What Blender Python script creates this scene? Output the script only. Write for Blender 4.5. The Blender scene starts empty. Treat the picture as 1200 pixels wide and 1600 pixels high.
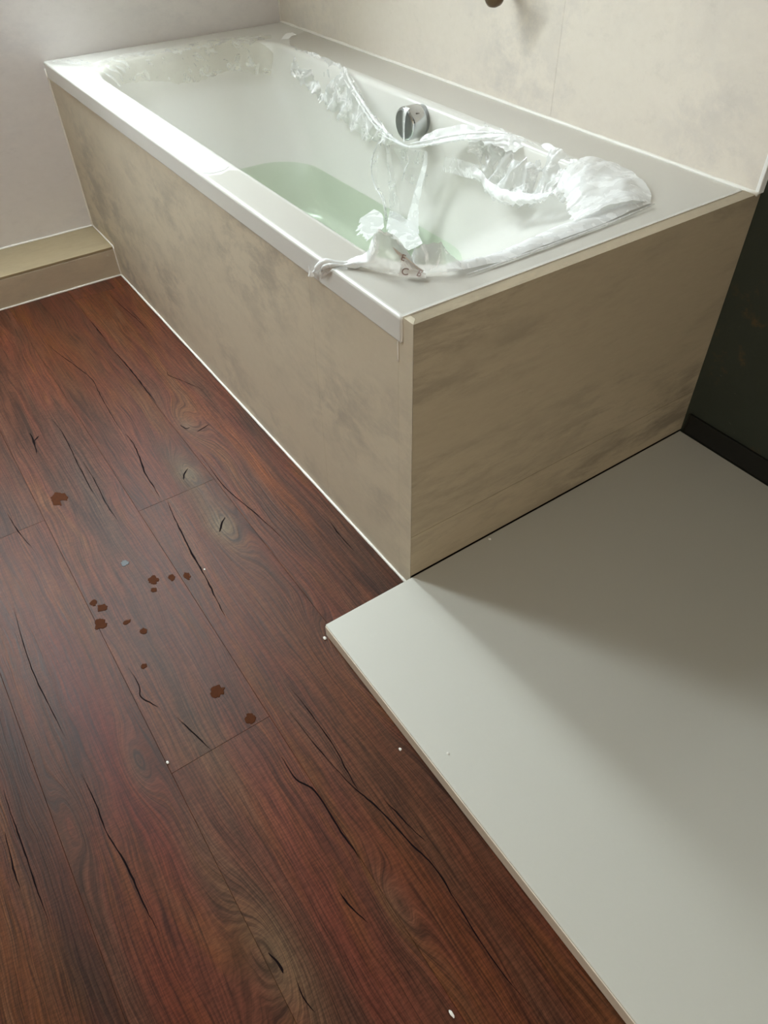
import bpy, bmesh, math, random
from mathutils import Vector, Matrix, noise
random.seed(4)
SC = bpy.context.scene
COL = SC.collection

# ------------------------------------------------------------------ camera, light, exposure
cam = bpy.data.objects.new('camera', bpy.data.cameras.new('camera'))
COL.objects.link(cam)
cam.matrix_world = Matrix(((0.56565127, -0.57297718, 0.59307317, 0.74136231),
                           (0.8244635, 0.40800738, -0.39216057, -0.54806069),
                           (-0.01727918, 0.71079331, 0.70318867, 1.11842282),
                           (0, 0, 0, 1)))
cam.data.sensor_fit = 'HORIZONTAL'
cam.data.sensor_width = 36.0
cam.data.lens = 36.0 * 1140.4978 / 1200.0
cam.data.clip_start = 0.02
SC.camera = cam

world = bpy.data.worlds.new('world')
SC.world = world
world.use_nodes = True
world.node_tree.nodes['Background'].inputs[0].default_value = (0.80, 0.90, 1.0, 1)
world.node_tree.nodes['Background'].inputs[1].default_value = 1.0

L, H, W = 1.8133, 0.579, 0.78            # tub length and height, depth of the niche
KNEE = 0.90                              # height of the low left wall; above it the roof slopes up steeply
ANG = math.radians(60)
CA, SA = math.cos(ANG), math.sin(ANG)
ROOF = 0.16                              # thickness of the roof, so depth of the window reveals
WIN = [(-0.18, 0.07, 0.08, 1.25), (-0.95, -0.70, 0.08, 1.25)]      # two roof windows in the slope: y0, y1, u0, u1 (u runs up the slope)
WIN_POWER = (35.0, 38.0)
FILL_POWER = 14.5                        # unseen soft fill added in the doorway behind the camera to lift the shade


def slope(u, y, w):
    """point on the sloped ceiling: u up the slope, w outwards through it"""
    return (-L + u * CA - w * SA, y, KNEE + u * SA + w * CA)


def window_light(i):
    """daylight from the sky outside a roof window"""
    y0, y1, u0, u1 = WIN[i]
    d = bpy.data.lights.new('daylight', 'AREA')
    d.shape = 'RECTANGLE'
    d.size = u1 - u0
    d.size_y = y1 - y0
    d.energy = WIN_POWER[i]
    d.color = (0.87, 0.945, 1.0)
    o = bpy.data.objects.new('daylight', d)
    COL.objects.link(o)
    o.location = slope((u0 + u1) / 2, (y0 + y1) / 2, ROOF + 0.02)
    o.rotation_euler = (0, -ANG, 0)


window_light(0)
window_light(1)
dl = bpy.data.lights.new('fill_light', 'AREA')  # warm fill lamp, added to brighten the shaded sides
dl.shape = 'RECTANGLE'
dl.size, dl.size_y = 0.9, 2.0
dl.energy = FILL_POWER
dl.color = (1.0, 0.90, 0.74)
do = bpy.data.objects.new('fill_light', dl)
COL.objects.link(do)
do.location = (2.42, -0.9, 1.03)
do.rotation_euler = (math.pi / 2, 0, math.pi / 2)

SC.view_settings.view_transform = 'Standard'
SC.view_settings.look = 'None'
SC.view_settings.gamma = 1.0
SC.view_settings.use_curve_mapping = False
SC.view_settings.exposure = 0.25

CR={
 'a1':[(-1.344, -0.326), (-1.284, -0.319), (-1.216, -0.304), (-1.157, -0.292), (-1.083, -0.279), (-1.02, -0.283), (-0.946, -0.288), (-0.863, -0.292), (-0.818, -0.292)],
 'a2':[(-0.798, -0.289), (-0.76, -0.287), (-0.717, -0.29), (-0.665, -0.298), (-0.628, -0.304), (-0.575, -0.305), (-0.53, -0.308)],
 'a3':[(-0.506, -0.299), (-0.454, -0.306), (-0.395, -0.312), (-0.332, -0.318), (-0.26, -0.322), (-0.185, -0.329), (-0.141, -0.333)],
 'b1':[(-1.175, -0.18), (-1.105, -0.178), (-1.009, -0.177), (-0.937, -0.178), (-0.873, -0.177)],
 'b2':[(-1.393, -0.181), (-1.311, -0.18), (-1.258, -0.179)],
 'c1':[(-0.967, -0.422), (-0.908, -0.416), (-0.824, -0.418), (-0.754, -0.422), (-0.66, -0.425), (-0.63, -0.426)],
 'c2':[(-0.753, -0.409), (-0.662, -0.409), (-0.587, -0.413), (-0.512, -0.411)],
 'd1':[(-1.511, -0.077), (-1.418, -0.073), (-1.307, -0.063), (-1.214, -0.06)],
 'd2':[(-0.998, -0.099), (-0.972, -0.101), (-0.929, -0.082), (-0.853, -0.052)],
 'e':[(-0.263, -0.034), (-0.201, -0.04), (-0.145, -0.039)],
 'f1':[(0.049, -0.307), (0.132, -0.303), (0.199, -0.302), (0.252, -0.307), (0.288, -0.31)],
 'f2':[(0.106, -0.331), (0.184, -0.326), (0.276, -0.314), (0.325, -0.301), (0.404, -0.289), (0.451, -0.281), (0.5, -0.284), (0.553, -0.288), (0.612, -0.288), (0.658, -0.283)],
 'g':[(0.17, -0.382), (0.216, -0.381), (0.251, -0.366), (0.328, -0.366), (0.378, -0.364)],
 'h1':[(0.005, -0.494), (0.043, -0.484), (0.097, -0.47)],
 'h2':[(-0.141, -0.527), (-0.095, -0.524), (-0.071, -0.53), (-0.049, -0.521), (-0.033, -0.512)],
 'i':[(-0.4, -0.661), (-0.302, -0.669), (-0.211, -0.671), (-0.146, -0.667), (-0.065, -0.663)],
 'j':[(0.011, -0.661), (0.073, -0.658), (0.124, -0.659), (0.192, -0.651), (0.253, -0.65), (0.303, -0.646)],
 'k':[(-0.035, -0.772), (0.009, -0.772), (0.045, -0.771), (0.103, -0.77), (0.152, -0.77), (0.2, -0.768)],
 'l':[(0.035, -0.787), (0.084, -0.79), (0.116, -0.79), (0.132, -0.79)],
 'm1':[(0.408, -0.533), (0.419, -0.53), (0.434, -0.527), (0.441, -0.528)],
 'm2':[(0.459, -0.518), (0.477, -0.52), (0.503, -0.516)],
 'm3':[(0.397, -0.413), (0.422, -0.411), (0.454, -0.402)],
 'n':[(0.323, -0.285), (0.374, -0.277), (0.413, -0.27)],
 'o1':[(-0.94, -0.482), (-0.901, -0.484), (-0.847, -0.491)],
 'o2':[(-0.901, -0.484), (-0.916, -0.467)],
 'p1':[(-0.587, -0.216), (-0.571, -0.232), (-0.555, -0.24)],
 'p2':[(-0.389, -0.215), (-0.373, -0.232), (-0.354, -0.245)],
 'p3':[(-0.752, -0.164), (-0.73, -0.159), (-0.728, -0.148)],
 'p4':[(-0.701, -0.141), (-0.712, -0.104)],
 'q':[(-0.678, -0.603), (-0.61, -0.598), (-0.543, -0.587)],
 'r':[(-0.617, -0.171), (-0.473, -0.173), (-0.359, -0.155), (-0.264, -0.144)],
}


# ------------------------------------------------------------------ node helper
class NT:
    def __init__(self, name):
        self.m = bpy.data.materials.new(name)
        self.m.use_nodes = True
        self.t = self.m.node_tree
        self.t.nodes.clear()
        self.out = self.n('ShaderNodeOutputMaterial')

    def n(self, kind, **kw):
        nd = self.t.nodes.new(kind)
        for k, v in kw.items():
            setattr(nd, k, v)
        return nd

    def put(self, sock, v):
        if isinstance(v, bpy.types.NodeSocket):
            self.t.links.new(v, sock)
        elif v is not None:
            sock.default_value = v

    def math(self, op, a, b=None, c=None, clamp=False):
        nd = self.n('ShaderNodeMath', operation=op)
        nd.use_clamp = clamp
        for s, v in zip(nd.inputs, (a, b, c)):
            self.put(s, v)
        return nd.outputs[0]

    def vmath(self, op, a, b=None):
        nd = self.n('ShaderNodeVectorMath', operation=op)
        self.put(nd.inputs[0], a)
        self.put(nd.inputs[1], b)
        return nd.outputs['Value'] if op in ('LENGTH', 'DOT_PRODUCT', 'DISTANCE') else nd.outputs[0]

    def mix(self, f, a, b, mode='MIX'):
        nd = self.n('ShaderNodeMix', data_type='RGBA', blend_type=mode)
        self.put(nd.inputs[0], f)
        self.put(nd.inputs[6], a)
        self.put(nd.inputs[7], b)
        return nd.outputs[2]

    def noise(self, vec, scale, detail=4.0, rough=0.55, dist=0.0):
        nd = self.n('ShaderNodeTexNoise')
        self.put(nd.inputs['Vector'], vec)
        nd.inputs['Scale'].default_value = scale
        nd.inputs['Detail'].default_value = detail
        nd.inputs['Roughness'].default_value = rough
        nd.inputs['Distortion'].default_value = dist
        return nd.outputs[0]

    def ramp(self, f, stops):
        nd = self.n('ShaderNodeValToRGB')
        e = nd.color_ramp.elements
        while len(e) < len(stops):
            e.new(0.5)
        for el, (p, c) in zip(e, stops):
            el.position = p
            el.color = (c, c, c, 1) if isinstance(c, (int, float)) else (*c, 1)
        self.put(nd.inputs[0], f)
        return nd.outputs[0]

    def pos(self):
        return self.n('ShaderNodeNewGeometry').outputs['Position']

    def bump(self, h, strength, dist):
        nd = self.n('ShaderNodeBump')
        nd.inputs['Strength'].default_value = strength
        nd.inputs['Distance'].default_value = dist
        self.put(nd.inputs['Height'], h)
        return nd.outputs[0]

    def bsdf(self, col, rough=0.5, metal=0.0, normal=None, spec=0.5, coat=0.0):
        b = self.n('ShaderNodeBsdfPrincipled')
        self.put(b.inputs['Base Color'], (*col, 1) if isinstance(col, tuple) else col)
        self.put(b.inputs['Roughness'], rough)
        self.put(b.inputs['Metallic'], metal)
        b.inputs['Specular IOR Level'].default_value = spec
        b.inputs['Coat Weight'].default_value = coat
        if normal:
            self.put(b.inputs['Normal'], normal)
        return b.outputs[0]

    def done(self, sh):
        self.t.links.new(sh, self.out.inputs[0])
        return self.m


def s2l(r, g, b):
    f = lambda c: (c / 255 / 12.92) if c <= 10 else ((c / 255 + 0.055) / 1.055) ** 2.4
    return (f(r), f(g), f(b))


def plain(name, rgb, rough=0.5, metal=0.0, spec=0.5, grain=0.06, scale=60.0, bump=0.0):
    """one colour with a little uneven grain"""
    t = NT(name)
    p = t.pos()
    nz = t.noise(p, scale, 5.0)
    c = t.mix(nz, (*[v * (1 - grain) for v in rgb], 1), (*[min(1, v * (1 + grain)) for v in rgb], 1))
    nm = t.bump(t.noise(p, scale * 3, 4.0), bump, 0.002) if bump else None
    return t.done(t.bsdf(c, rough, metal, nm, spec))


def concrete(name, base, stretch, dark=0.74, rough=0.42, amount=0.9):
    """beige concrete-look wall board: soft clouds, scuffed darker patches, streaks along the board"""
    t = NT(name)
    p = t.pos()
    q = t.vmath('MULTIPLY', p, stretch)
    big = t.noise(q, 2.4, 5.0, 0.6, 0.15)
    mid = t.noise(q, 11.0, 9.0, 0.74, 0.2)
    fine = t.noise(t.vmath('MULTIPLY', q, (1.0, 1.0, 1.0)), 60.0, 5.0, 0.7)
    patch = t.math('MULTIPLY', t.ramp(big, [(0.40, 0.0), (0.60, 1.0)]), t.ramp(mid, [(0.44, 0.0), (0.60, 1.0)]))
    b = Vector(base)
    c = t.mix(big, (*(b * 0.90), 1), (*(b * 1.10), 1))
    c = t.mix(t.math('MULTIPLY', patch, amount), c, (*(Vector((b.x * dark * .97, b.y * dark * .98, b.z * dark * 1.02))), 1))
    c = t.mix(t.math('MULTIPLY', t.ramp(t.noise(q, 26.0, 8.0, 0.75, 0.2), [(0.56, 0.0), (0.72, 1.0)]), 0.22), c, (*(b * 0.62), 1))
    c = t.mix(0.16, c, t.mix(fine, (0, 0, 0, 1), (1, 1, 1, 1)), 'SOFT_LIGHT')
    nm = t.bump(fine, 0.06, 0.001)
    return t.done(t.bsdf(c, rough, 0.0, nm, 0.4))


# knots (x, y, rx, ry, lift, greyness) and tint patches (x, y, rx, ry, colour, amount) printed on the vinyl planks
KNOTS = [(-.754, -.149, .10, .030, 1.0, .25), (-.572, -.226, .11, .030, .9, .75), (-.368, -.232, .13, .036, 1.2, .75),
         (.418, -.528, .13, .040, -1.3, .5), (.051, -.584, .07, .020, .7, .45), (.463, -.358, .07, .02, .6, .4),
         (.092, -.693, .10, .02, -.6, -.5), (.10, -.200, .16, .030, 1.0, .2)]
TINTS = [(-.198, -.625, .20, .03, (115, 48, 48), 0.39), (0.02, -.601, .20, .035, (105, 38, 42), 0.52), (.16, -.60, .16, .03, (118, 52, 36), 0.35),
         (-.126, -.739, .16, .02, (52, 40, 42), .7), (.25, -.750, .20, .025, (44, 36, 32), .6), (-.413, -.079, .32, .018, (128, 74, 34), .7),
         (-1.218, -.295, .25, .07, (112, 66, 26), .55), (-.776, -.433, .22, .03, (70, 62, 60), .6), (-.70, -.275, .22, .03, (118, 66, 52), .5),
         (.091, -.236, .14, .03, (112, 62, 30), .45), (.241, -.54, .10, .03, (100, 84, 72), .6), (.37, -.655, .16, .035, (104, 46, 22), .6),
         (.497, -.445, .25, .03, (98, 36, 30), 0.35), (.498, -.307, .22, .025, (110, 62, 22), .55), (-.30, -.26, .30, .05, (106, 72, 58), .35),
         (-1.35, -.10, .30, .06, (70, 38, 22), .6), (.07, -.48, .09, .03, (98, 80, 62), .6), (.25, -.42, .16, .035, (120, 62, 44), .45),
         (-.65, -.58, .5, .06, (112, 78, 68), .3), (.6, -.24, .2, .05, (80, 42, 26), .5),
         (-.572, -.226, .026, .018, (128, 122, 108), .9), (-.368, -.232, .030, .020, (128, 122, 108), .9), (-.740, -.150, .03, .02, (96, 84, 76), .6),
         (.20, -.25, .30, .05, (112, 78, 54), .45), (-.15, -.10, .20, .06, (84, 58, 48), .5), (.42, -.52, .08, .025, (104, 92, 78), .6), (-.1, -.43, .35, .06, (96, 74, 70), .4)]


def wood():
    t = NT('vinyl_oak')
    p = t.pos()
    sx = t.n('ShaderNodeSeparateXYZ')
    t.put(sx.inputs[0], p)
    x, y = sx.outputs[0], sx.outputs[1]
    rnd = t.n('ShaderNodeObjectInfo').outputs['Random']
    off = t.n('ShaderNodeCombineXYZ')
    t.put(off.inputs[0], t.math('MULTIPLY', rnd, 37.0))
    t.put(off.inputs[2], t.math('MULTIPLY', rnd, 11.0))
    pq = t.vmath('ADD', p, off.outputs[0])

    def ell(e):
        a = t.math('MULTIPLY', t.math('ADD', x, -e[0]), 1 / e[2])
        b = t.math('MULTIPLY', t.math('ADD', y, -e[1]), 1 / e[3])
        return t.math('POWER', 2.718, t.math('MULTIPLY', t.math('ADD', t.math('MULTIPLY', a, a), t.math('MULTIPLY', b, b)), -1.0))
    warp = t.math('MULTIPLY', t.math('ADD', t.noise(t.vmath('MULTIPLY', pq, (2.2, 9.0, 1.0)), 1.0, 3.0), -0.5), 0.05)
    grey = None
    for e in KNOTS:
        g = ell(e)
        warp = t.math('ADD', warp, t.math('MULTIPLY', g, e[4] * 0.05))
        gg = t.math('MULTIPLY', t.math('POWER', g, 1.5), e[5])
        grey = gg if grey is None else t.math('ADD', grey, gg)
    yy = t.math('ADD', y, warp)

    def streak(fx, fy, detail=3.0, rough=0.6, dist=0.0):
        c = t.n('ShaderNodeCombineXYZ')
        t.put(c.inputs[0], t.math('MULTIPLY', t.math('ADD', x, t.math('MULTIPLY', rnd, 37.0)), fx))
        t.put(c.inputs[1], t.math('MULTIPLY', yy, fy))
        t.put(c.inputs[2], t.math('MULTIPLY', rnd, 11.0))
        return t.noise(c.outputs[0], 1.0, detail, rough, dist)
    zone = streak(1.6, 13.0, 4.0, 0.6, 0.5)
    zone2 = streak(3.0, 22.0, 4.0, 0.6)
    fibre = streak(9.0, 420.0, 3.0, 0.6)
    ring = streak(2.5, 150.0, 3.0, 0.6)
    saw = t.noise(t.vmath('MULTIPLY', pq, (420.0, 90.0, 1.0)), 1.0, 3.0, 0.6)
    col = t.ramp(zone, [(0.28, s2l(60, 42, 38)), (0.42, s2l(86, 56, 44)), (0.52, s2l(98, 58, 46)), (0.62, s2l(104, 66, 40)), (0.76, s2l(110, 84, 66))])
    col = t.mix(t.math('MULTIPLY', t.ramp(zone2, [(0.48, 0.0), (0.68, 1.0)]), 0.45), col, (*s2l(96, 74, 62), 1))
    for e in TINTS:
        g = t.math('MULTIPLY', ell(e), t.math('MULTIPLY', t.ramp(zone2, [(0.25, 0.5), (0.6, 1.0)]), e[5]), clamp=True)
        col = t.mix(g, col, (*s2l(*e[4]), 1))
    col = t.mix(t.math('MULTIPLY', grey, 0.8, clamp=True), col, (*s2l(104, 96, 80), 1))
    lines = t.ramp(fibre, [(0.34, 0.52), (0.50, 1.0), (0.64, 1.35)])
    rings = t.ramp(ring, [(0.32, 0.62), (0.48, 1.0), (0.7, 1.18)])
    col = t.mix(1.0, col, lines, 'MULTIPLY')
    col = t.mix(0.8, col, rings, 'MULTIPLY')
    col = t.mix(0.35, col, t.ramp(saw, [(0.38, 0.5), (0.62, 1.5)]), 'MULTIPLY')
    lum = t.math('MULTIPLY_ADD', rnd, 0.30, 0.88)
    lumc = t.n('ShaderNodeCombineColor')
    for k in range(3):
        t.put(lumc.inputs[k], lum)
    col = t.mix(1.0, col, lumc.outputs[0], 'MULTIPLY')
    relief = t.math('ADD', t.math('MULTIPLY', fibre, 0.7), t.math('MULTIPLY', ring, 0.6))
    relief = t.math('ADD', relief, t.math('MULTIPLY', saw, 0.25))
    col = t.mix(1.0, col, (.78, .63, .49, 1), 'MULTIPLY')
    nm = t.bump(relief, 0.35, 0.0012)
    rg = t.math('MULTIPLY_ADD', fibre, 0.20, 0.34)
    return t.done(t.bsdf(col, rg, 0.0, nm, 0.17))


def film(name, base, rough=0.10, crinkle=0.5, white=0.10, tint=(.97, .975, .97, 1)):
    """thin clear polythene: see-through, with glossy creases and a milky share"""
    t = NT(name)
    p = t.pos()
    n1 = t.noise(p, 26.0, 4.0, 0.55, 1.0)
    n2 = t.noise(p, 140.0, 4.0, 0.6, 0.5)
    nm = t.bump(t.math('ADD', n1, t.math('MULTIPLY', n2, 0.12)), crinkle, 0.02)
    gl = t.n('ShaderNodeBsdfGlossy')
    gl.inputs['Roughness'].default_value = rough
    gl.inputs['Color'].default_value = (1, 1, 1, 1)
    t.put(gl.inputs['Normal'], nm)
    df = t.n('ShaderNodeBsdfDiffuse')
    df.inputs['Color'].default_value = (.97, .97, .965, 1)
    tl = t.n('ShaderNodeBsdfTranslucent')
    tl.inputs['Color'].default_value = (.97, .97, .965, 1)
    milky = t.n('ShaderNodeMixShader')
    milky.inputs[0].default_value = 0.25
    t.put(milky.inputs[1], df.outputs[0])
    t.put(milky.inputs[2], tl.outputs[0])
    tr = t.n('ShaderNodeBsdfTransparent')
    tr.inputs['Color'].default_value = tint
    m1 = t.n('ShaderNodeMixShader')
    crease = t.math('MULTIPLY', t.ramp(n1, [(0.52, 0.0), (0.62, 1.0), (0.72, 0.1)]), white * 1.5)
    t.put(m1.inputs[0], t.math('ADD', crease, white, clamp=True))
    t.put(m1.inputs[1], tr.outputs[0])
    t.put(m1.inputs[2], milky.outputs[0])
    lw = t.n('ShaderNodeLayerWeight')
    lw.inputs[0].default_value = 0.5
    t.put(lw.inputs['Normal'], nm)
    fres = t.math('MULTIPLY_ADD', t.math('POWER', lw.outputs['Facing'], 4.0), 0.22, base)
    m2 = t.n('ShaderNodeMixShader')
    t.put(m2.inputs[0], fres)
    t.put(m2.inputs[1], m1.outputs[0])
    t.put(m2.inputs[2], gl.outputs[0])
    return t.done(m2.outputs[0])


def clear(name, tint, ior, waves=0.0):
    t = NT(name)
    tr = t.n('ShaderNodeBsdfTransparent')
    tr.inputs['Color'].default_value = (*tint, 1)
    gl = t.n('ShaderNodeBsdfGlossy')
    gl.inputs['Roughness'].default_value = 0.02
    geo = t.n('ShaderNodeNewGeometry')
    lw = t.n('ShaderNodeLayerWeight')
    lw.inputs[0].default_value = 0.5
    f0 = ((ior - 1) / (ior + 1)) ** 2
    fres = t.math('MULTIPLY_ADD', t.math('POWER', lw.outputs['Facing'], 5.0), 1 - f0, f0)
    fres = t.math('MULTIPLY', fres, t.math('SUBTRACT', 1.0, geo.outputs['Backfacing']))
    if waves:
        nm = t.bump(t.noise(t.pos(), 9.0, 2.0), waves, 0.01)
        t.put(gl.inputs['Normal'], nm)
    m = t.n('ShaderNodeMixShader')
    t.put(m.inputs[0], fres)
    t.put(m.inputs[1], tr.outputs[0])
    t.put(m.inputs[2], gl.outputs[0])
    return t.done(m.outputs[0])


def membrane():
    """dark green brushed-on waterproofing with rusty and pale wear"""
    t = NT('waterproof_membrane')
    p = t.pos()
    n1 = t.noise(p, 5.0, 6.0, 0.65, 0.6)
    n2 = t.noise(p, 22.0, 6.0, 0.7, 0.4)
    c = t.mix(n1, (*s2l(46, 52, 44), 1), (*s2l(64, 70, 62), 1))
    c = t.mix(t.math('MULTIPLY', t.ramp(n2, [(0.56, 0.0), (0.68, 1.0)]), t.ramp(n1, [(0.45, 0.0), (0.6, 0.7)])), c, (*s2l(96, 78, 52), 1))
    c = t.mix(t.ramp(t.noise(p, 70.0, 3.0), [(0.72, 0.0), (0.78, 0.6)]), c, (*s2l(90, 92, 82), 1))
    return t.done(t.bsdf(c, 0.55, 0.0, t.bump(n2, 0.4, 0.003), 0.4))


M_BACK = concrete('concrete_board_back', s2l(227, 218, 206), (0.9, 1.0, 1.1), 0.84, 0.42, 0.8)
M_LEFT = concrete('concrete_board_left', s2l(224, 219, 217), (1.0, 0.6, 1.2), 0.84, 0.42, 0.8)
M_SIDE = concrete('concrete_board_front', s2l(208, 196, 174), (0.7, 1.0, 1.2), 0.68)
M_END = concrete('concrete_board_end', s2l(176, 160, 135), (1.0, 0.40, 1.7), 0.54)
M_LEDGE = concrete('concrete_board_ledge', s2l(164, 147, 117), (1.0, 0.4, 1.0), 0.85)
M_LEDGE2 = concrete('concrete_board_ledge_front', s2l(196, 182, 160), (1.0, 0.4, 1.0), 0.80)
M_SIL = plain('white_silicone', s2l(238, 234, 226), 0.35, grain=0.04)
M_WOOD = wood()
M_GAP = plain('joint_base', s2l(48, 32, 26), 0.8)  # dark brown under-layer seen in the joints
M_CRACK = plain('printed_crack', s2l(20, 11, 13), 0.9, spec=0.1, grain=0.3, scale=40.0)
M_STAIN = plain('dried_glue', s2l(74, 36, 10), 0.8, spec=0.15, grain=0.25, scale=160.0)
M_STAIN2 = plain('grey_mark', s2l(50, 52, 54), 0.5, grain=0.2, scale=160.0)
M_ACRYL = plain('white_acrylic', s2l(221, 219, 213), 0.18, grain=0.01, spec=0.4)
M_TRAY = plain('mineral_cast', s2l(201, 199, 190), 0.42, grain=0.012, scale=300.0, bump=0.05)
M_TRAYSIDE = plain('raw_tray_edge', s2l(214, 200, 184), 0.6, grain=0.05)
M_CHROME = plain('chrome', s2l(205, 208, 210), 0.10, 1.0, grain=0.02)
M_CHROMED = plain('brushed_chrome', s2l(150, 152, 152), 0.28, 1.0, grain=0.05)
M_MEMB = membrane()
M_TAPE = plain('black_sealing_tape', s2l(20, 21, 19), 0.45, grain=0.2)
M_PROFILE = plain('white_edge_profile', s2l(244, 243, 240), 0.3)
M_PLASTER = plain('painted_plaster', s2l(205, 186, 152), 0.9, grain=0.03)
M_CEIL = plain('white_ceiling', s2l(225, 223, 218), 0.9, grain=0.02)
M_FRAME = plain('white_window_frame', s2l(240, 240, 238), 0.35)
M_GLASS = clear('window_glass', (.95, .97, .96), 1.45)
M_WATER = clear('bath_water', (.955, .992, .945), 1.33, 0.04)
M_FILM = film('clear_film', 0.07, 0.10, 0.45, 0.20)
M_FILMW = film('milky_film', 0.06, 0.14, 0.35, 0.80)
M_FILMM = film('hazy_film', 0.07, 0.12, 0.35, 0.42)
M_RIMDIM = film('rim_dimming_film', 0.03, 0.25, 0.02, 0.0, (.91, .90, .885, 1))  # grey tint stands in for less light on the rim
M_FILMFLAT = film('flat_film', 0.06, 0.35, 0.03, 0.75)
M_LABEL = film('cream_adhesive_strip', 0.03, 0.3, 0.1, 0.35)
M_FARFILM = film('cream_film', 0.03, 0.30, 0.05, 0.14, (.95, .945, .91, 1))
M_FLAP = plain('white_printed_film', s2l(238, 236, 232), 0.35)
M_FLAPB = plain('grey_film_back', s2l(200, 190, 182), 0.4)
M_PRINT = plain('brown_print', s2l(128, 98, 88), 0.6, grain=0.15)
M_CRUMB = plain('white_crumb', s2l(235, 232, 225), 0.7)
M_BROWN = plain('bronze_fitting', s2l(96, 76, 56), 0.35, 0.6, grain=0.08)


# ------------------------------------------------------------------ mesh helpers
def link(name, me, mat, parent=None):
    o = bpy.data.objects.new(name, me)
    COL.objects.link(o)
    if mat and not me.materials:
        me.materials.append(mat)
    if parent:
        o.parent = parent
    return o


def from_bm(name, bm, mat, parent=None, smooth=False):
    bmesh.ops.recalc_face_normals(bm, faces=bm.faces)
    me = bpy.data.meshes.new(name)
    bm.to_mesh(me)
    bm.free()
    if smooth:
        me.polygons.foreach_set('use_smooth', [True] * len(me.polygons))
    return link(name, me, mat, parent)


def box_bm(x0, x1, y0, y1, z0, z1, bev=0.0, seg=2, bm=None):
    b2 = bmesh.new()
    r = bmesh.ops.create_cube(b2, size=1.0)
    for v in b2.verts:
        v.co = Vector(((x0 + x1) / 2 + v.co.x * (x1 - x0), (y0 + y1) / 2 + v.co.y * (y1 - y0), (z0 + z1) / 2 + v.co.z * (z1 - z0)))
    if bev:
        bmesh.ops.bevel(b2, geom=b2.edges[:], offset=bev, segments=seg, affect='EDGES', profile=0.5)
    if bm is None:
        return b2
    me = bpy.data.meshes.new('tmp')
    b2.to_mesh(me)
    b2.free()
    bm.from_mesh(me)
    bpy.data.meshes.remove(me)
    return bm


def box(name, dims, mat, parent=None, bev=0.0, seg=2):
    return from_bm(name, box_bm(*dims, bev, seg), mat, parent)


def empty(name, loc=(0, 0, 0)):
    o = bpy.data.objects.new(name, None)
    COL.objects.link(o)
    o.location = loc
    o.empty_display_size = 0.05
    return o


def keep_world(child, parent):
    child.parent = parent
    child.matrix_parent_inverse = Matrix.Translation(parent.location).inverted()
    return child


def tag(o, label, cat, group=None, kind=None):
    o['label'] = label
    o['category'] = cat
    if group:
        o['group'] = group
    if kind:
        o['kind'] = kind
    return o


def structure(o, label=None, cat=None):
    o['kind'] = 'structure'
    if label:
        o['label'] = label
        o['category'] = cat
    return o


def catmull(pts, n):
    P = [Vector(p) for p in pts]
    P = [P[0] * 2 - P[1]] + P + [P[-1] * 2 - P[-2]]
    out = []
    m = len(P) - 3
    for i in range(n + 1):
        u = i / n * m
        k = min(int(u), m - 1)
        s = u - k
        a, b, c, d = P[k:k + 4]
        out.append(0.5 * ((2 * b) + (c - a) * s + (2 * a - 5 * b + 4 * c - d) * s * s + (3 * b - a - 3 * c + d) * s ** 3))
    return out


def tube_bm(pts, rad, n=None, k=8, bm=None, taper=True, wob=0.0):
    """round strand along a path"""
    bm = bm or bmesh.new()
    n = n or len(pts) * 5
    P = catmull(pts, n)
    rings = []
    for i, p in enumerate(P):
        t = (P[min(i + 1, n)] - P[max(i - 1, 0)]).normalized()
        a = t.cross(Vector((0, 0, 1)) if abs(t.z) < 0.9 else Vector((1, 0, 0))).normalized()
        b = t.cross(a)
        e = min(1.0, 0.25 + 3.0 * min(i, n - i) / n) if taper else 1.0
        r = rad * e * (1 + wob * noise.noise(p * 60))
        rings.append([bm.verts.new(p + (a * math.cos(j * 2 * math.pi / k) + b * math.sin(j * 2 * math.pi / k)) * r) for j in range(k)])
    for r0, r1 in zip(rings, rings[1:]):
        for j in range(k):
            bm.faces.new((r0[j], r0[(j + 1) % k], r1[(j + 1) % k], r1[j]))
    bm.faces.new(rings[0][::-1])
    bm.faces.new(rings[-1])
    return bm


def bead(name, pts, r, parent=None):
    """silicone bead along straight runs"""
    bm = bmesh.new()
    for a, b in zip(pts, pts[1:]):
        a, b = Vector(a), Vector(b)
        n = max(4, int((b - a).length / 0.04))
        tube_bm([a.lerp(b, i / n) + Vector((0, 0, noise.noise(a.lerp(b, i / n) * 9) * r * 0.25)) for i in range(n + 1)], r, n * 2, 8, bm, False, 0.3)
    return from_bm(name, bm, M_SIL, parent, True)


def crumple(p, amp, seed):
    s = Vector((seed * 3.1, seed * 1.7, seed * 5.3))
    v = Vector((0, 0, 0))
    for f, a in ((11, 1.0), (24, 0.5), (60, 0.16)):
        for ax in range(3):
            q = p * f + s + Vector((ax * 7.7, ax * 3.3, ax * 1.1))
            v[ax] += (abs(noise.noise(q)) * 2 - 0.45) * a
    return v * amp


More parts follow.
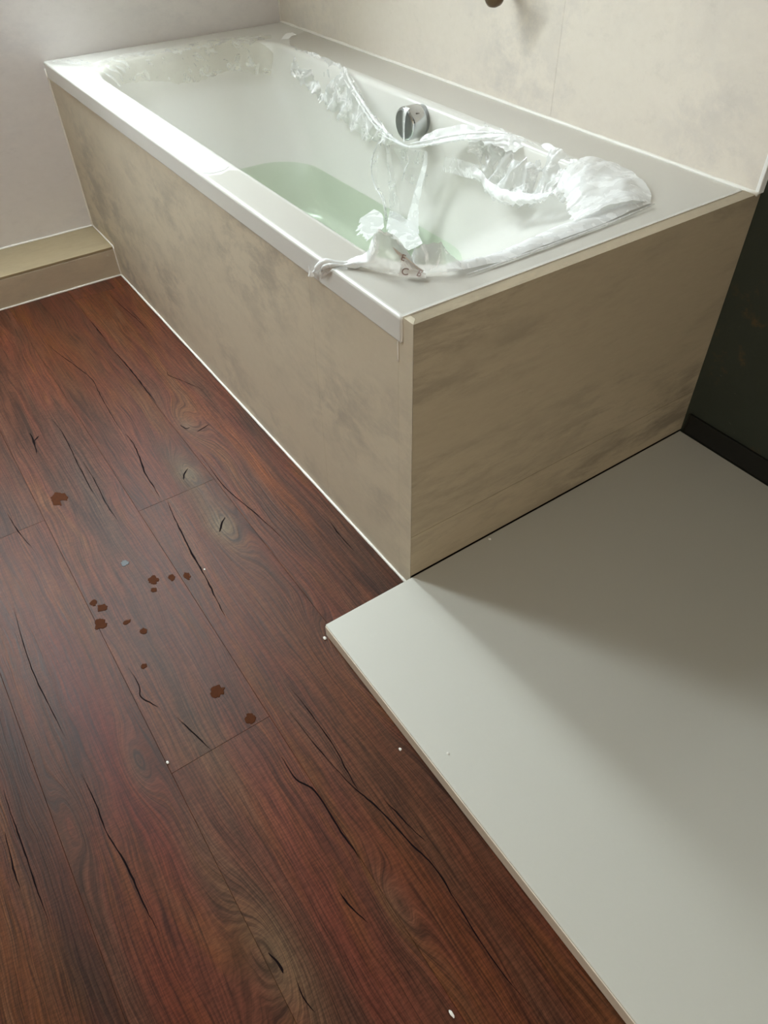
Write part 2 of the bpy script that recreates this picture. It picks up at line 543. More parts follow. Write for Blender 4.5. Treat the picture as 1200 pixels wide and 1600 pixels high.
def sheet(name, A, B, parent, mat, nu=60, nv=16, amp=0.006, seed=1, ragged=0.15, sag=None, fold=0.0):
    """crumpled film lofted between two edges A and B"""
    a, b = catmull(A, nu), catmull(B, nu)
    bm = bmesh.new()
    grid = []
    for i in range(nu + 1):
        row = []
        for j in range(nv + 1):
            v = j / nv
            ext = 1 + ragged * noise.noise(Vector((i * 0.35, seed * 4.0, 0)))
            p = a[i].lerp(b[i], v * ext)
            env = 0.35 + 0.65 * math.sin(math.pi * min(1, max(0, v * 0.8 + 0.1)))
            p = p + crumple(p, amp, seed) * env
            if sag:
                p = p + Vector(sag) * math.sin(math.pi * v)
            if fold:
                p = p + Vector((0, -1, 0.3)) * fold * math.sin(i * 0.55 + 2.2 * noise.noise(Vector((i * .21, seed, 0))) + v * 2.0) * (0.2 + v)
            row.append(bm.verts.new(p))
        grid.append(row)
    for i in range(nu):
        for j in range(nv):
            bm.faces.new((grid[i][j], grid[i + 1][j], grid[i + 1][j + 1], grid[i][j + 1]))
    return from_bm(name, bm, mat, parent, True)


def rrect(x0, x1, y0, y1, r, z, k=10, n=14):
    """closed rounded rectangle with k points per corner and n per side"""
    out = []
    cs = [((x1 - r, y0 + r), -90), ((x1 - r, y1 - r), 0), ((x0 + r, y1 - r), 90), ((x0 + r, y0 + r), 180)]
    for ci, ((cx, cy), a0) in enumerate(cs):
        for i in range(k + 1):
            a = math.radians(a0 + 90 * i / k)
            out.append(Vector((cx + r * math.cos(a), cy + r * math.sin(a), z)))
        (nx, ny), na = cs[(ci + 1) % 4]
        e = Vector((nx + r * math.cos(math.radians(na)), ny + r * math.sin(math.radians(na)), z))
        s = out[-1].copy()
        for i in range(1, n):
            out.append(s.lerp(e, i / n))
    return out


def loft_loops(loops, bm=None, cap_last=True, cap_first=False):
    bm = bm or bmesh.new()
    vs = [[bm.verts.new(p) for p in lp] for lp in loops]
    n = len(vs[0])
    for a, b in zip(vs, vs[1:]):
        for j in range(n):
            bm.faces.new((a[j], a[(j + 1) % n], b[(j + 1) % n], b[j]))
    if cap_last:
        bm.faces.new(vs[-1])
    if cap_first:
        bm.faces.new(vs[0][::-1])
    return bm


# ------------------------------------------------------------------ the room
RX, RY, RZ = 2.3, -2.4, 2.45          # the far ends of the bathroom behind the camera
floor = structure(box('floor', (-L - 0.1, RX + 0.1, RY - 0.1, W + 0.1, -0.08, -0.004), M_GAP))

# vinyl planks laid along the tub, each a board of its own with an eased edge
rows = [(-0.181, 0.002), (-0.363, -0.181), (-0.541, -0.363), (-0.721, -0.541), (-0.901, -0.721), (-1.081, -0.901), (-1.261, -1.081),
        (-1.441, -1.261), (-1.621, -1.441), (-1.801, -1.621), (-1.981, -1.801), (-2.161, -1.981), (-2.4, -2.161)]
joints = [[0.31], [-0.517], [0.093], [-0.610], [0.55], [-0.2], [-1.0], [0.3], [-0.7], [0.6], [-0.3], [-1.1], [0.2]]
planks = []
for (y0, y1), js in zip(rows, joints):
    xs = []
    x = js[0]
    while x > -L:
        x -= 1.85
    while x < RX:
        xs.append((max(x, -L + 0.19), min(x + 1.85, RX)))
        x += 1.85
    for x0, x1 in xs:
        if x1 - x0 < 0.02:
            continue
        g = 0.0001
        pl = box('plank', (x0 + g, x1 - g, y0 + g, y1 - g, -0.004, 0.0), M_WOOD, floor, 0.0004, 1)
        planks.append((x0, x1, y0, y1, pl))


def plank_at(x, y):
    for x0, x1, y0, y1, pl in planks:
        if x0 <= x <= x1 and y0 <= y <= y1:
            return pl
    return planks[0][4]


CRACKW = {'g': .0030, 'f2': .0022, 'j': .0022, 'k': .0022, 'i': .0018, 'm1': .003, 'm2': .0020, 'a2': .0028, 'a3': .0030, 'b1': .0032,
          'a1': .0020, 'd1': .0018, 'd2': .0018, 'r': .0022, 'p1': .004, 'p2': .004, 'p3': .003, 'p4': .003, 'o1': .004, 'o2': .004}


def ribbon(pts, w, z, seed):
    n = (len(pts) - 1) * 6
    P = catmull([Vector((p[0], p[1], z)) for p in pts], n)
    bm = bmesh.new()
    prev = None
    for i, p in enumerate(P):
        t = (P[min(i + 1, n)] - P[max(i - 1, 0)]).normalized()
        s = Vector((-t.y, t.x, 0))
        u = i / n
        ww = w * 0.5 * (math.sin(math.pi * min(1, max(0.02, u))) ** 0.6) * (0.75 + 0.6 * noise.noise(p * 45 + Vector((seed, 0, 0))))
        p = p + s * 0.0012 * noise.noise(p * 70)
        cur = (bm.verts.new(p + s * max(ww, .0001)), bm.verts.new(p - s * max(ww, .0001)))
        if prev:
            bm.faces.new((prev[0], cur[0], cur[1], prev[1]))
        prev = cur
    return bm


for i, (k, pts) in enumerate(CR.items()):
    mx, my = sum(p[0] for p in pts) / len(pts), sum(p[1] for p in pts) / len(pts)
    from_bm('crack', ribbon(pts, CRACKW.get(k, .0020) * 1.3, 0.0004, i), M_CRACK, plank_at(mx, my))

STAINS = [(-.659, -.496, .024, .016), (-.265, -.535, .013, .012), (-.301, -.519, .009, .010), (-.323, -.529, .008, .007), (-.311, -.411, .012, .010),
          (-.296, -.378, .009, .007), (-.281, -.351, .011, .006), (-.003, -.415, .013, .012), (.078, -.392, .010, .009), (-.387, -.442, .009, .008),
          (-.127, -.502, .006, .006), (-.202, -.474, .008, .006), (-.285, -.420, .006, .006), (-.24, -.492, .005, .008)]
for i, (x, y, rx, ry) in enumerate(STAINS):
    bm = bmesh.new()
    lo, hi = [], []
    for j in range(40):
        a = j * 2 * math.pi / 40
        r = 1 + 0.35 * noise.noise(Vector((math.cos(a) * 1.3 + i * 5, math.sin(a) * 1.3, 0))) + 0.30 * noise.noise(Vector((math.cos(a) * 3.5, math.sin(a) * 3.5, i * 3)))
        if i == 0 and 0.1 < a < 0.9:
            r *= 0.45
        lo.append(bm.verts.new((x + rx * r * math.cos(a), y + ry * r * math.sin(a), 0.0001)))
        hi.append(bm.verts.new((x + rx * r * .93 * math.cos(a), y + ry * r * .93 * math.sin(a), 0.0007)))
    for j in range(40):
        bm.faces.new((lo[j], lo[(j + 1) % 40], hi[(j + 1) % 40], hi[j]))
    bm.faces.new(hi)
    from_bm('glue_stain', bm, M_STAIN2 if i == 9 else M_STAIN, plank_at(x, y))

# low left wall, sloped ceiling above it with two roof windows
wall_left = structure(box('wall_left', (-L - 0.12, -L, RY, W + 0.1, 0, KNEE), M_LEFT))
UMAX = (RZ - KNEE) / SA


def slope_box(u0, u1, y0, y1, w0, w1, bev=0.0, bm=None):
    b = box_bm(u0, u1, y0, y1, w0, w1, bev, 1)
    for v in b.verts:
        v.co = Vector(slope(*v.co))
    if bm is None:
        return b
    me = bpy.data.meshes.new('tmp')
    b.to_mesh(me)
    b.free()
    bm.from_mesh(me)
    bpy.data.meshes.remove(me)
    return bm


bm = bmesh.new()
ys = [RY - .05, WIN[1][0], WIN[1][1], WIN[0][0], WIN[0][1], W + 0.1]
for a, b in ((ys[0], ys[1]), (ys[2], ys[3]), (ys[4], ys[5])):
    slope_box(-0.08, UMAX + .1, a, b, 0, ROOF, bm=bm)
for w in WIN:
    slope_box(-0.08, w[2], w[0], w[1], 0, ROOF, bm=bm)
    slope_box(w[3], UMAX + .1, w[0], w[1], 0, ROOF, bm=bm)
sloped = structure(from_bm('ceiling_slope', bm, M_CEIL))
for i, (y0, y1, u0, u1) in enumerate(WIN):
    bm = bmesh.new()
    f = 0.02
    slope_box(u0, u1, y0, y0 + f, ROOF - .06, ROOF - .01, 0.004, bm)
    slope_box(u0, u1, y1 - f, y1, ROOF - .06, ROOF - .01, 0.004, bm)
    slope_box(u0, u0 + f, y0 + f, y1 - f, ROOF - .06, ROOF - .01, 0.004, bm)
    slope_box(u1 - f, u1, y0 + f, y1 - f, ROOF - .06, ROOF - .01, 0.004, bm)
    win = structure(from_bm('window_%d' % (i + 1), bm, M_FRAME))
    from_bm('pane', slope_box(u0 + f - .004, u1 - f + .004, y0 + f - .004, y1 - f + .004, ROOF - .038, ROOF - .032), M_GLASS, win)

# back wall: boards beside the tub, bare membrane over the shower
wall_back = structure(box('wall_back', (-L - 0.1, RX + 0.1, W + 0.012, W + 0.12, 0, RZ), M_MEMB))
for x0, x1 in ((-L, -1.4461), (-1.4459, -0.5431), (-0.5429, -0.002)):
    box('panel', (x0, x1, W, W + 0.0125, H + 0.0006 if x1 > -0.01 else 0.0, RZ), M_BACK, wall_back, 0.0004, 1)
structure(box('trim_1', (-0.004, 0.004, W - 0.003, W + 0.013, H + 0.001, RZ), M_PROFILE, None, 0.001, 1))
structure(from_bm('trim_2', box_bm(0.012, RX, W + 0.006, W + 0.0125, 0.029, 0.082, 0.001, 1), M_TAPE))
bm = box_bm(RX, RX + 0.1, RY, -1.35, 0, RZ)
box_bm(RX, RX + 0.1, -0.45, W + 0.1, 0, RZ, bm=bm)
box_bm(RX, RX + 0.1, -1.35, -0.45, 2.03, RZ, bm=bm)
structure(from_bm('wall_right', bm, M_PLASTER))
bm = box_bm(RX - 0.012, RX + 0.11, -1.40, -1.35, 0, 2.08, 0.003, 1)
box_bm(RX - 0.012, RX + 0.11, -0.45, -0.40, 0, 2.08, 0.003, 1, bm)
box_bm(RX - 0.012, RX + 0.11, -1.35, -0.45, 2.03, 2.08, 0.003, 1, bm)
structure(from_bm('door_1', bm, M_FRAME))  # unseen doorway, opened to let the added fill light in
structure(box('wall_front', (-L - 0.1, RX + 0.1, RY - 0.1, RY, 0, RZ), M_PLASTER))
structure(box('ceiling', (-L + UMAX * CA - 0.02, RX + 0.1, RY - 0.1, W + 0.12, RZ, RZ + 0.1), M_CEIL))

# boxed-in pipe ledge along the left wall
LD, LH = 0.1967, 0.0967
ledge = structure(box('baseboard_left', (-L, -L + LD - 0.008, RY, -0.001, 0.0, LH - 0.008), M_GAP))
box('top_board', (-L, -L + LD - 0.0006, RY, -0.0005, LH - 0.008, LH), M_LEDGE, ledge, 0.0008, 1)
box('front_board', (-L + LD - 0.008, -L + LD, RY, -0.0005, 0.0, LH - 0.0085), M_LEDGE2, ledge, 0.0008, 1)

# silicone joints
e = 0.0012
structure(bead('trim_3', [(-L + e, RY, LH + e), (-L + e, -e, LH + e)], 0.0038))
structure(bead('trim_4', [(-L + e, -e, LH + e), (-L + e, -e, H - 0.02)], 0.0036))
structure(bead('trim_5', [(-L + LD + e, RY, e), (-L + LD + e, -e, e)], 0.0034))
structure(bead('trim_6', [(-L + e, -e, LH + e), (-L + LD, -e, LH + e), (-L + LD + e, -e, 0.003)], 0.0026))
structure(bead('trim_7', [(-L + LD + e, -e, e), (-0.002, -e, e)], 0.0034))
structure(bead('trim_8', [(-L, W - 0.001, H + 0.001), (0.002, W - 0.001, H + 0.001)], 0.0042))
structure(bead('trim_9', [(-L + e, W - e, H), (-L + e, W - e, KNEE)], 0.0036))

# ------------------------------------------------------------------ bath surround
sur = tag(empty('bath_surround'), 'beige concrete-look boarded box around the white bathtub, from left wall to shower tray', 'bath surround')
PT = 0.026
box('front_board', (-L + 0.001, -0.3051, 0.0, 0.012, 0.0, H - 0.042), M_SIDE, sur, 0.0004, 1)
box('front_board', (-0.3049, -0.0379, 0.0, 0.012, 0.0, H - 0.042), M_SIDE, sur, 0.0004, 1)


def prism_bm(poly, z0, z1, bm=None):
    bm = bm or bmesh.new()
    lo = [bm.verts.new((x, y, z0)) for x, y in poly]
    hi = [bm.verts.new((x, y, z1)) for x, y in poly]
    n = len(poly)
    for i in range(n):
        bm.faces.new((lo[i], lo[(i + 1) % n], hi[(i + 1) % n], hi[i]))
    bm.faces.new(lo[::-1])
    bm.faces.new(hi)
    return bm


bm = prism_bm([(-.0377, 0), (-.0003, 0), (-.0124, .0121), (-.0377, .0121)], 0.0, H - .042)
prism_bm([(-PT, 0), (-.0003, 0), (-.0124, .0121), (-PT, .0121)], H - .042, H, bm)
from_bm('corner_board', bm, M_SIDE, sur)
END = [(0, .0003), (0, W + .0115), (-PT, W + .0115), (-PT, .0124), (-.0121, .0124)]
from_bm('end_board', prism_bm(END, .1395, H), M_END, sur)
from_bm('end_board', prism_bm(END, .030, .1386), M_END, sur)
bm = bmesh.new()
tube_bm([(-PT - .002, 0.001, H - 0.002), (-PT - .002, -0.001, H - 0.04), (-0.0375, -0.0005, H - 0.043), (-0.0378, -0.0005, H - 0.08)], 0.0012, 16, 6, bm, False, 0.3)
tube_bm([(-PT - .0005, 0.0, H + .0002), (-PT - .0005, 0.3, H + .0002), (-PT - .0005, W - .01, H + .0002)], 0.0014, 30, 6, bm, False, 0.3)
from_bm('silicone_joint', bm, M_SIL, sur, True)

# ------------------------------------------------------------------ shower tray
tray = tag(empty('shower_tray'), 'flat off-white shower tray slab on the floor at the end of the bath', 'shower tray')
box('tray_slab', (0.0025, 1.25, -0.195, W + 0.005, 0.004, 0.029), M_TRAY, tray, 0.0018, 2)
box('tray_edge', (0.004, 1.25, -0.1965, -0.1945, 0.0, 0.0262), M_TRAYSIDE, tray, 0.0004, 1)

# ------------------------------------------------------------------ bathtub
X0, X1, Y0, Y1 = -1.672, -0.105, 0.078, 0.632       # inner edge of the rim
tub = tag(empty('bathtub'), 'white acrylic bathtub half hidden under torn clear film, built in between two walls', 'bathtub')


def inner(z):
    """inside of the tub at height z: steep far end, long sloped backrest at the near end"""
    t = (H - 0.012 - z) / (H - 0.012 - 0.17)
    return (X0 + 0.004 + 0.30 * t, X1 - 0.004 - 0.58 * t ** 0.95, Y0 + 0.004 + 0.060 * t, Y1 - 0.004 - 0.036 * t, 0.150 - 0.01 * t)


loops = [rrect(-L + .006, -PT - .006, .016, W - .004, .004, H - .042),
         rrect(-L + .003, -PT - .002, -.0022, W - .001, .004, H - .0424),
         rrect(-L + .002, -PT - .001, -.003, W - .001, .004, H - .0415),
         rrect(-L + .002, -PT - .001, -.003, W - .001, .004, H - .040),
         rrect(-L + .002, -PT - .001, -.003, W - .001, .004, H - .007),
         rrect(-L + .002, -PT - .001, -.003, W - .001, .004, H - .005),
         rrect(-L + .0027, -PT - .0014, -.0022, W - .0013, .0045, H - .0022),
         rrect(-L + .0045, -PT - .003, -.0004, W - .003, .006, H - .0005),
         rrect(-L + .007, -PT - .005, .002, W - .005, .008, H),
         rrect(-L + .010, -PT - .007, .005, W - .007, .010, H),
         rrect(X0 - .012, X1 + .012, Y0 - .012, Y1 + .012, .157, H),
         rrect(X0 - .005, X1 + .005, Y0 - .005, Y1 + .005, .155, H - .001),
         rrect(X0, X1, Y0, Y1, .152, H - .005)]
for z in (H - .012, .54, .50, .45, .40, .35, .30, .25, .21, .18):
    x0, x1, y0, y1, r = inner(z)
    loops.append(rrect(x0, x1, y0, y1, r, z))
x0, x1, y0, y1, r = inner(.17)
for dx, z in ((.012, .160), (.035, .146), (.07, .137), (.12, .133)):
    loops.append(rrect(x0 + dx, x1 - dx, y0 + dx, y1 - dx, max(.03, r - dx * .6), z))
from_bm('tub_shell', loft_loops(loops), M_ACRYL, tub, True)

# overflow knob on the back inner side
kx, ky, kz = -0.824, 0.622, 0.540


def disc_stack(prof, seg=40, bm=None):
    """lathe about the y axis through the knob; prof = (radius, y) pairs"""
    return loft_loops([[Vector((kx + r * math.cos(a * 2 * math.pi / seg), ky + y, kz + r * math.sin(a * 2 * math.pi / seg))) for a in range(seg)] for r, y in prof], bm, True, True)


fit = from_bm('overflow_knob', disc_stack([(.034, .012), (.034, -.004), (.037, -.006), (.037, -.012), (.0375, -.014), (.0375, -.046), (.036, -.049), (.033, -.050)]), M_CHROME, tub, True)
fit.data.polygons.foreach_set('use_smooth', [len(p.vertices) == 4 for p in fit.data.polygons])
bm = disc_stack([(.0325, -.0495), (.0325, -.0512), (.031, -.052)])
from_bm('knob_face', bm, M_CHROMED, fit)
bm = bmesh.new()
box_bm(kx - .003, kx + .003, ky - .0535, ky - .051, kz - .031, kz + .031, .001, 1, bm)
from_bm('face_ridge', bm, M_CHROME, fit)

# (film lies partly over the knob, see below)
# water
ZW = 0.292
wl = []
for z in (ZW, .27, .25, .21, .18):
    x0, x1, y0, y1, r = inner(z)
    wl.append(rrect(x0 + .0015, x1 - .0015, y0 + .0015, y1 - .0015, r, z))
x0, x1, y0, y1, r = inner(.17)
wl.append(rrect(x0 + .02, x1 - .02, y0 + .02, y1 - .02, r, .168))
wl.append(rrect(x0 + .06, x1 - .06, y0 + .06, y1 - .06, r, .148))
water = from_bm('water', loft_loops(wl, None, True, True), M_WATER)
tag(water, 'still greenish water standing in the bottom of the bathtub', 'water', kind='stuff')

# ------------------------------------------------------------------ torn protective film around the inner edge of the tub
pf = tag(empty('protective_film'), 'torn crumpled clear protective film hanging around the inner edge of the bathtub', 'plastic film')
Z = H + 0.003
# far end
sheet('film_sheet', [(-1.66, .06, Z), (-1.70, .16, Z + .002), (-1.70, .22, Z + .004), (-1.70, .36, Z + .004), (-1.70, .52, Z + .003), (-1.66, .66, Z)],
      [(-1.50, .105, .560), (-1.575, .16, .545), (-1.605, .24, .530), (-1.610, .37, .506), (-1.605, .48, .520), (-1.54, .585, .505)], pf, M_FARFILM, 70, 14, 0.0014, 3, 0.08, (.02, 0, .02))
sheet('film_curl', [(-1.60, .565, .501), (-1.60, .625, .527), (-1.60, .645, .559), (-1.60, .678, .590), (-1.59, .700, .594)],
      [(-1.60, .580, .489), (-1.595, .637, .515), (-1.595, .657, .549), (-1.59, .690, .582), (-1.58, .708, .588)], pf, M_FILMW, 30, 6, 0.002, 5)
# glossy flat piece still stuck on the front rim
bm = bmesh.new()
out = [(-1.661, .006), (-1.551, .068), (-1.417, .0655), (-0.745, .0655), (-0.72, .060), (-.708, .045), (-0.706, .025), (-.710, .012), (-0.722, .003)]
vs = [bm.verts.new((x, y, H + .0008)) for x, y in out]
bm.faces.new(vs)
r = bmesh.ops.extrude_face_region(bm, geom=bm.faces[:])
for v in r['geom']:
    if isinstance(v, bmesh.types.BMVert):
        v.co.z -= 0.0006
from_bm('stuck_film', bm, M_FILMFLAT, pf)
bm = bmesh.new()  # film over the rest of the rim, tinted grey to dim it
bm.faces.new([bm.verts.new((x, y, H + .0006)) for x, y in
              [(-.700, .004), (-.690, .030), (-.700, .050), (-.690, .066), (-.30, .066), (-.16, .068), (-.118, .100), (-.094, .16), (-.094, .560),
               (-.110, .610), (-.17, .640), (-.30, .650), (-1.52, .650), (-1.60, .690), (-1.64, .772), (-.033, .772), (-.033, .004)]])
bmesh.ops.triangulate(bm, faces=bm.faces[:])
from_bm('stuck_film', bm, M_RIMDIM, pf)
sheet('film_curl', [(-1.79, .005, Z), (-1.74, .02, Z + .004), (-1.69, .05, Z + .003)], [(-1.77, .06, Z), (-1.73, .08, Z + .006), (-1.68, .10, Z)], pf, M_FILM, 24, 8, 0.006, 8)
# back edge, left of the knob
sheet('film_sheet', [(-1.50, .640, Z), (-1.36, .642, Z + .002), (-1.237, .640, Z), (-1.141, .618, .586), (-1.065, .600, .556), (-.976, .585, .523), (-.900, .566, .517), (-.850, .560, .506)],
      [(-1.46, .610, .515), (-1.349, .606, .503), (-1.283, .600, .487), (-1.203, .596, .478), (-1.111, .588, .465), (-1.01, .580, .458), (-.949, .568, .468), (-.850, .558, .490)], pf, M_FILMM, 110, 22, 0.013, 11, 0.25, None, 0.006)
bm = tube_bm([(-1.15, .618, .586), (-1.113, .600, .578), (-1.03, .585, .545), (-.94, .570, .518), (-.86, .560, .504), (-.790, .558, .500)], 0.0040, 50, 7, None, True, 0.7)
tube_bm([(-1.19, .62, .575), (-1.10, .600, .550), (-1.02, .585, .525), (-.94, .570, .505), (-.86, .562, .497)], 0.003, 50, 7, bm, True, 0.7)
# taut twist to the right of the knob
tube_bm([(-.90, .562, .497), (-.84, .557, .500), (-.78, .556, .503), (-.70, .562, .528), (-.636, .575, .550), (-.57, .590, .568), (-.52, .604, .580)], 0.0036, 60, 7, bm, True, 0.6)
tube_bm([(-.80, .557, .503), (-.72, .566, .530), (-.650, .580, .556), (-.570, .600, .578), (-.50, .62, .590)], 0.0026, 50, 7, bm, True, 0.6)
from_bm('twisted_film', bm, M_FILMW, pf, True)
sheet('film_sheet', [(-.75, .575, .530), (-.70, .592, .556), (-.61, .612, .582), (-.54, .632, Z), (-.47, .640, Z)],
      [(-.75, .570, .512), (-.69, .582, .530), (-.60, .600, .553), (-.53, .606, .560), (-.47, .608, .560)], pf, M_FILMW, 50, 10, 0.008, 14, 0.3)
# big crumpled sheet right of the knob
sheet('film_sheet', [(-.60, .632, Z), (-.552, .640, Z), (-.489, .642, Z), (-.445, .642, Z), (-.405, .642, Z + .002), (-.352, .640, Z + .003), (-.298, .640, Z), (-.262, .640, Z), (-.22, .640, Z)],
      [(-.61, .606, .520), (-.551, .598, .490), (-.528, .596, .480), (-.482, .590, .466), (-.427, .588, .470), (-.357, .580, .500), (-.307, .570, .530), (-.265, .555, .540), (-.225, .535, .548)], pf, M_FILMM, 100, 26, 0.015, 21, 0.2, None, 0.007)
sheet('film_fold', [(-.56, .58, .515), (-.50, .575, .500), (-.44, .570, .503), (-.36, .565, .520), (-.30, .560, .545)],
      [(-.55, .58, .485), (-.50, .578, .468), (-.44, .575, .470), (-.36, .566, .495), (-.30, .558, .530)], pf, M_FILMW, 70, 10, 0.012, 23, 0.3, (0, -.012, 0))
# corner patch
sheet('film_sheet', [(-.315, .643, Z), (-.269, .668, Z + .004), (-.197, .662, Z + .006), (-.133, .631, Z + .005), (-.084, .588, Z + .001)],
      [(-.285, .560, .560), (-.231, .530, .556), (-.195, .500, .556), (-.153, .470, .560), (-.113, .427, Z)], pf, M_FILMW, 70, 22, 0.008, 31, 0.08, (0, 0, .014))
# near end strip
sheet('film_sheet', [(-.084, .590, Z + .001), (-.074, .443, Z), (-.072, .337, Z), (-.072, .223, Z), (-.075, .162, Z + .002), (-.085, .126, Z + .004)],
      [(-.128, .470, .570), (-.130, .380, .568), (-.126, .300, .566), (-.122, .235, .566), (-.120, .190, .570), (-.115, .150, .580)], pf, M_FILMW, 90, 12, 0.005, 33, 0.15, (0, 0, .008))
bm = tube_bm([(-.075, .588, Z + .002), (-.068, .45, Z), (-.066, .33, Z), (-.066, .22, Z), (-.068, .15, Z + .001)], 0.0018, 60, 6, None, True, 0.5)
from_bm('film_edge', bm, M_FILMW, pf, True)
# front corner: two lobes standing up from the rim, and the printed flap between them
sheet('film_lobe', [(-.206, .022, Z), (-.180, .036, Z), (-.151, .053, Z), (-.125, .078, Z), (-.105, .105, Z)],
      [(-.205, .024, .592), (-.186, .045, .604), (-.176, .056, .640), (-.158, .075, .634), (-.136, .096, .602)], pf, M_FILMM, 44, 16, 0.006, 41, 0.1, (.008, -.008, 0))
sheet('film_lobe', [(-.118, .090, Z), (-.105, .110, Z), (-.092, .130, Z), (-.084, .146, Z), (-.082, .160, Z)],
      [(-.139, .095, .602), (-.132, .102, .617), (-.108, .127, .626), (-.098, .138, .612), (-.085, .155, .592)], pf, M_FILMM, 40, 14, 0.005, 43, 0.08, (.006, -.006, 0))
flap = sheet('printed_flap', [(-.146, .086, .598), (-.136, .092, .593), (-.124, .099, .588), (-.112, .106, .584)],
             [(-.133, .068, .5818), (-.123, .079, .5818), (-.113, .089, .5818), (-.103, .100, .5818)], pf, M_FLAP, 20, 10, 0.0006, 45, 0.0)
flap['label'] = 'white flap with brown printed letters'
flap2 = sheet('folded_flap', [(-.156, .074, .619), (-.143, .086, .607), (-.131, .097, .595), (-.119, .107, .585)],
              [(-.145, .083, .598), (-.136, .0905, .593), (-.126, .097, .588), (-.117, .104, .584)], pf, M_FLAPB, 20, 8, 0.0006, 46, 0.0)
flap2['label'] = 'greyish turned-over side of the printed flap'


def glyph(txt, size, c, right, up, parent):
    cu = bpy.data.curves.new('letter', 'FONT')
    cu.body = txt
    cu.size = size
    cu.extrude = 0.0002
    cu.align_x = 'CENTER'
    cu.align_y = 'CENTER'
    o = bpy.data.objects.new('tmp', cu)
    COL.objects.link(o)
    me = bpy.data.meshes.new_from_object(o.evaluated_get(bpy.context.evaluated_depsgraph_get()))
    bpy.data.objects.remove(o)
    me.materials.clear()
    r, u = Vector(right).normalized(), Vector(up).normalized()
    n = r.cross(u)
    u = n.cross(r)
    for v in me.vertices:
        v.co = Vector(c) + r * v.co.x + u * v.co.y + n * v.co.z
    return link('letter', me, M_PRINT, parent)


for o in (flap, flap2):
    o.location = (.011, -.009, .003)
rt, upv = (.684, .729, 0.0), (-.56, .65, .52)
glyph('C', .017, (-.1290, .0790, .5888), rt, (.56, -.65, -.52), flap)
glyph('B', .016, (-.1130, .0945, .5868), (.9, .2, .1), upv, flap)
glyph('E', .014, (-.1405, .0835, .6045), (.70, .66, -.28), (.1, .3, .9), flap2)

# twisted end lying over the front rim
bm = tube_bm([(-.176, .055, .628), (-.181, .050, .606), (-.192, .036, .590), (-.215, .012, .584), (-.235, -.004, .583), (-.250, -.010, .570), (-.262, -.009, .558), (-.275, -.008, .550)], 0.0046, 60, 8, None, True, 0.8)
tube_bm([(-.172, .058, .625), (-.176, .052, .600), (-.190, .030, .586), (-.213, .006, .5835), (-.232, -.007, .577), (-.240, -.009, .565)], 0.0036, 60, 8, bm, True, 0.8)
from_bm('twisted_film', bm, M_FILMW, pf, True)
sheet('film_scrap', [(-.205, .020, Z + .004), (-.222, .006, Z + .002), (-.238, -.006, .580), (-.258, -.010, .560)],
      [(-.190, .010, Z + .002), (-.205, -.001, Z), (-.222, -.008, .570), (-.245, -.010, .548)], pf, M_FILM, 30, 8, 0.004, 51)
sheet('film_scrap', [(-.285, -.008, .560), (-.278, -.012, .556), (-.270, -.010, .553)], [(-.284, -.008, .548), (-.276, -.016, .545), (-.268, -.010, .546)], pf, M_FILMW, 12, 6, 0.003, 53)

sheet('film_strip', [(-.822, .575, .5795), (-.818, .5675, .570), (-.820, .567, .548), (-.817, .566, .525), (-.812, .562, .504)],
      [(-.803, .575, .5795), (-.806, .5675, .570), (-.812, .567, .548), (-.812, .566, .525), (-.806, .562, .504)], pf, M_FILMW, 20, 4, 0.0008, 57, 0.05)
# strands hanging into the water
S1 = [(-.930, .57, .478), (-.957, .566, .429), (-.959, .563, .388), (-.942, .562, .359), (-.903, .560, .334), (-.890, .558, .285)]
sheet('film_strand', S1, [(-.915, .57, .478), (-.935, .568, .430), (-.935, .566, .388), (-.925, .564, .362), (-.893, .562, .338), (-.880, .560, .285)], pf, M_FILM, 40, 6, 0.003, 61)
from_bm('film_edge', tube_bm(S1, 0.0022, 40, 6, None, True, 0.8), M_FILMW, pf, True)
sheet('film_strand', [(-.915, .575, .480), (-.905, .575, .441), (-.896, .573, .395), (-.888, .572, .328), (-.884, .57, .27)],
      [(-.890, .575, .478), (-.880, .575, .441), (-.862, .573, .395), (-.842, .572, .328), (-.838, .57, .27)], pf, M_FILM, 40, 8, 0.003, 63)
from_bm('film_edge', tube_bm([(-.800, .565, .480), (-.797, .568, .462), (-.812, .568, .440), (-.829, .57, .405)], 0.0024, 30, 6, None, True, 0.9), M_FILMW, pf, True)
sheet('film_strand', [(-.860, .565, .478), (-.850, .572, .455), (-.835, .575, .430), (-.825, .576, .410)], [(-.740, .575, .500), (-.740, .578, .465), (-.745, .580, .430), (-.750, .580, .405)], pf, M_FILM, 30, 14, 0.006, 65)
sheet('film_strand', [(-.742, .575, .500), (-.745, .572, .470), (-.765, .57, .416), (-.785, .568, .362), (-.800, .566, .319), (-.805, .565, .28)],
      [(-.730, .575, .500), (-.728, .572, .470), (-.742, .57, .416), (-.752, .568, .362), (-.750, .566, .319), (-.748, .565, .28)], pf, M_FILMW, 40, 8, 0.004, 67)
sheet('adhesive_strip', [(-.690, .598, .496), (-.65, .598, .503), (-.60, .598, .507), (-.565, .598, .510)],
      [(-.692, .592, .462), (-.65, .592, .470), (-.60, .592, .475), (-.569, .592, .480)], pf, M_LABEL, 20, 6, 0.001, 71, 0.0)
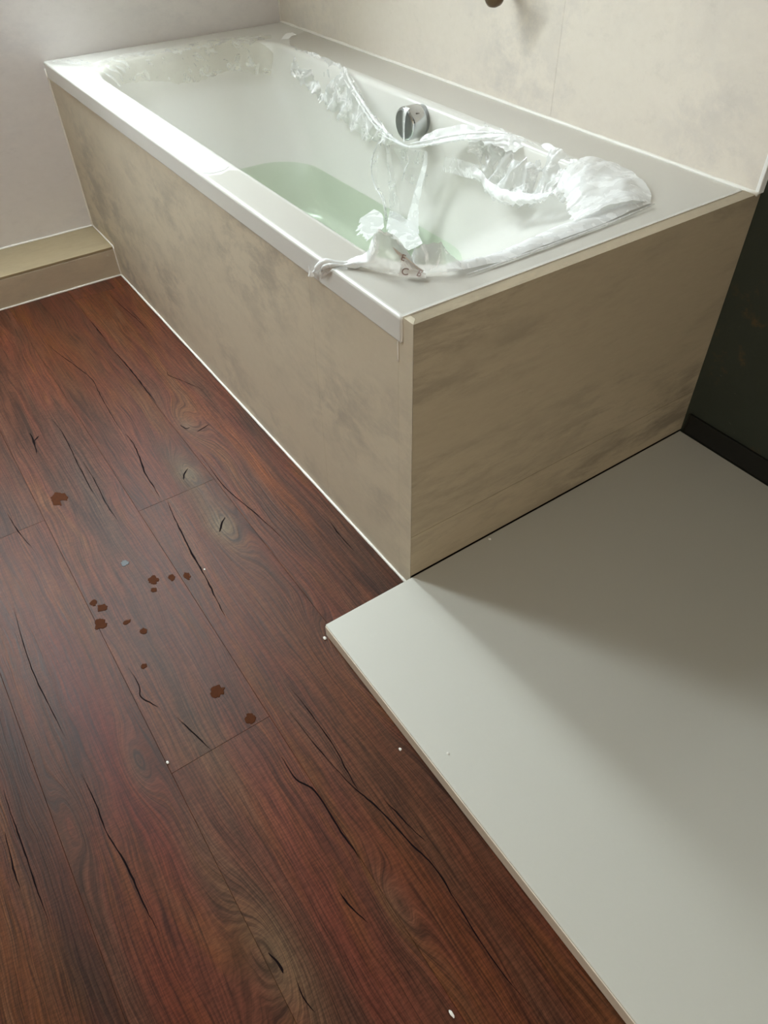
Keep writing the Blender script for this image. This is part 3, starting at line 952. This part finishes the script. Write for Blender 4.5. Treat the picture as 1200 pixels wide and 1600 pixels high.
# film lying on the water
sheet('floating_film', [(-.923, .595, ZW + .002), (-.880, .598, ZW + .004), (-.800, .585, ZW + .004), (-.701, .545, ZW + .002)],
      [(-.830, .520, ZW + .002), (-.800, .510, ZW + .002), (-.745, .500, ZW + .002), (-.690, .490, ZW + .002)], pf, M_FILMW, 30, 14, 0.0025, 81, 0.2)
sheet('floating_film', [(-.955, .565, ZW + .002), (-.91, .56, ZW + .004), (-.84, .52, ZW + .003)],
      [(-.925, .500, ZW + .002), (-.86, .45, ZW + .002), (-.80, .44, ZW + .002)], pf, M_FILMW, 30, 14, 0.0025, 83, 0.25)

# ------------------------------------------------------------------ wall outlet whose lower end shows at the top of the frame
fx = tag(empty('wall_fitting', (-.70, W, .80)), 'small brown fitting on the back wall above the tub, cut by the top edge', 'wall fitting')
bm = bmesh.new()
seg = 28
prof = [(.014, 0.0), (.013, -.006), (.012, -.010), (.012, -.014), (.013, -.040), (.022, -.046), (.024, -.056), (.022, -.066), (.016, -.070)]
loft_loops([[Vector((-.70 + r * math.cos(a * 2 * math.pi / seg), W - .0005 + y, .800 + r * math.sin(a * 2 * math.pi / seg))) for a in range(seg)] for r, y in prof], bm, True, True)
keep_world(from_bm('fitting_body', bm, M_BROWN, None, True), fx)

# ------------------------------------------------------------------ crumbs
CRUMBS = [(.270, -.216, 0.0, 'white crumb on the brown floor close to the long edge of the tray', .003),
          (.331, -.166, .029, 'white crumb on the tray near its long edge', .0025),
          (.072, -.539, 0.0, 'pale crumb on the floor at the end joint of a plank', .003),
          (.010, -.203, 0.0, 'white crumb on the floor by the front corner of the tray', .004),
          (.604, -.372, 0.0, 'pale curled shaving on the floor at the bottom of the photo', .0028),
          (-.276, -.315, 0.0, 'tiny white crumb among the brown glue stains', .0025),
          (.012, .19, .029, 'white crumb on the tray against the end board of the bath', .004)]
for i, (x, y, z, lab, s) in enumerate(CRUMBS):
    bm = bmesh.new()
    bmesh.ops.create_icosphere(bm, subdivisions=2, radius=1.0)
    for v in bm.verts:
        v.co *= 1 + 0.35 * noise.noise(v.co * 1.4 + Vector((i * 9, 0, 0)))
        v.co = Vector((v.co.x * s * (1.9 if i == 4 else 1.0), v.co.y * s * 0.7, max(v.co.z, -0.7) * s * 0.5))
    zmin = min(v.co.z for v in bm.verts)
    o = from_bm('crumb', bm, M_CRUMB)
    o.location = (x, y, z - zmin)
    tag(o, lab, 'crumb', 'stray crumbs left from the works')
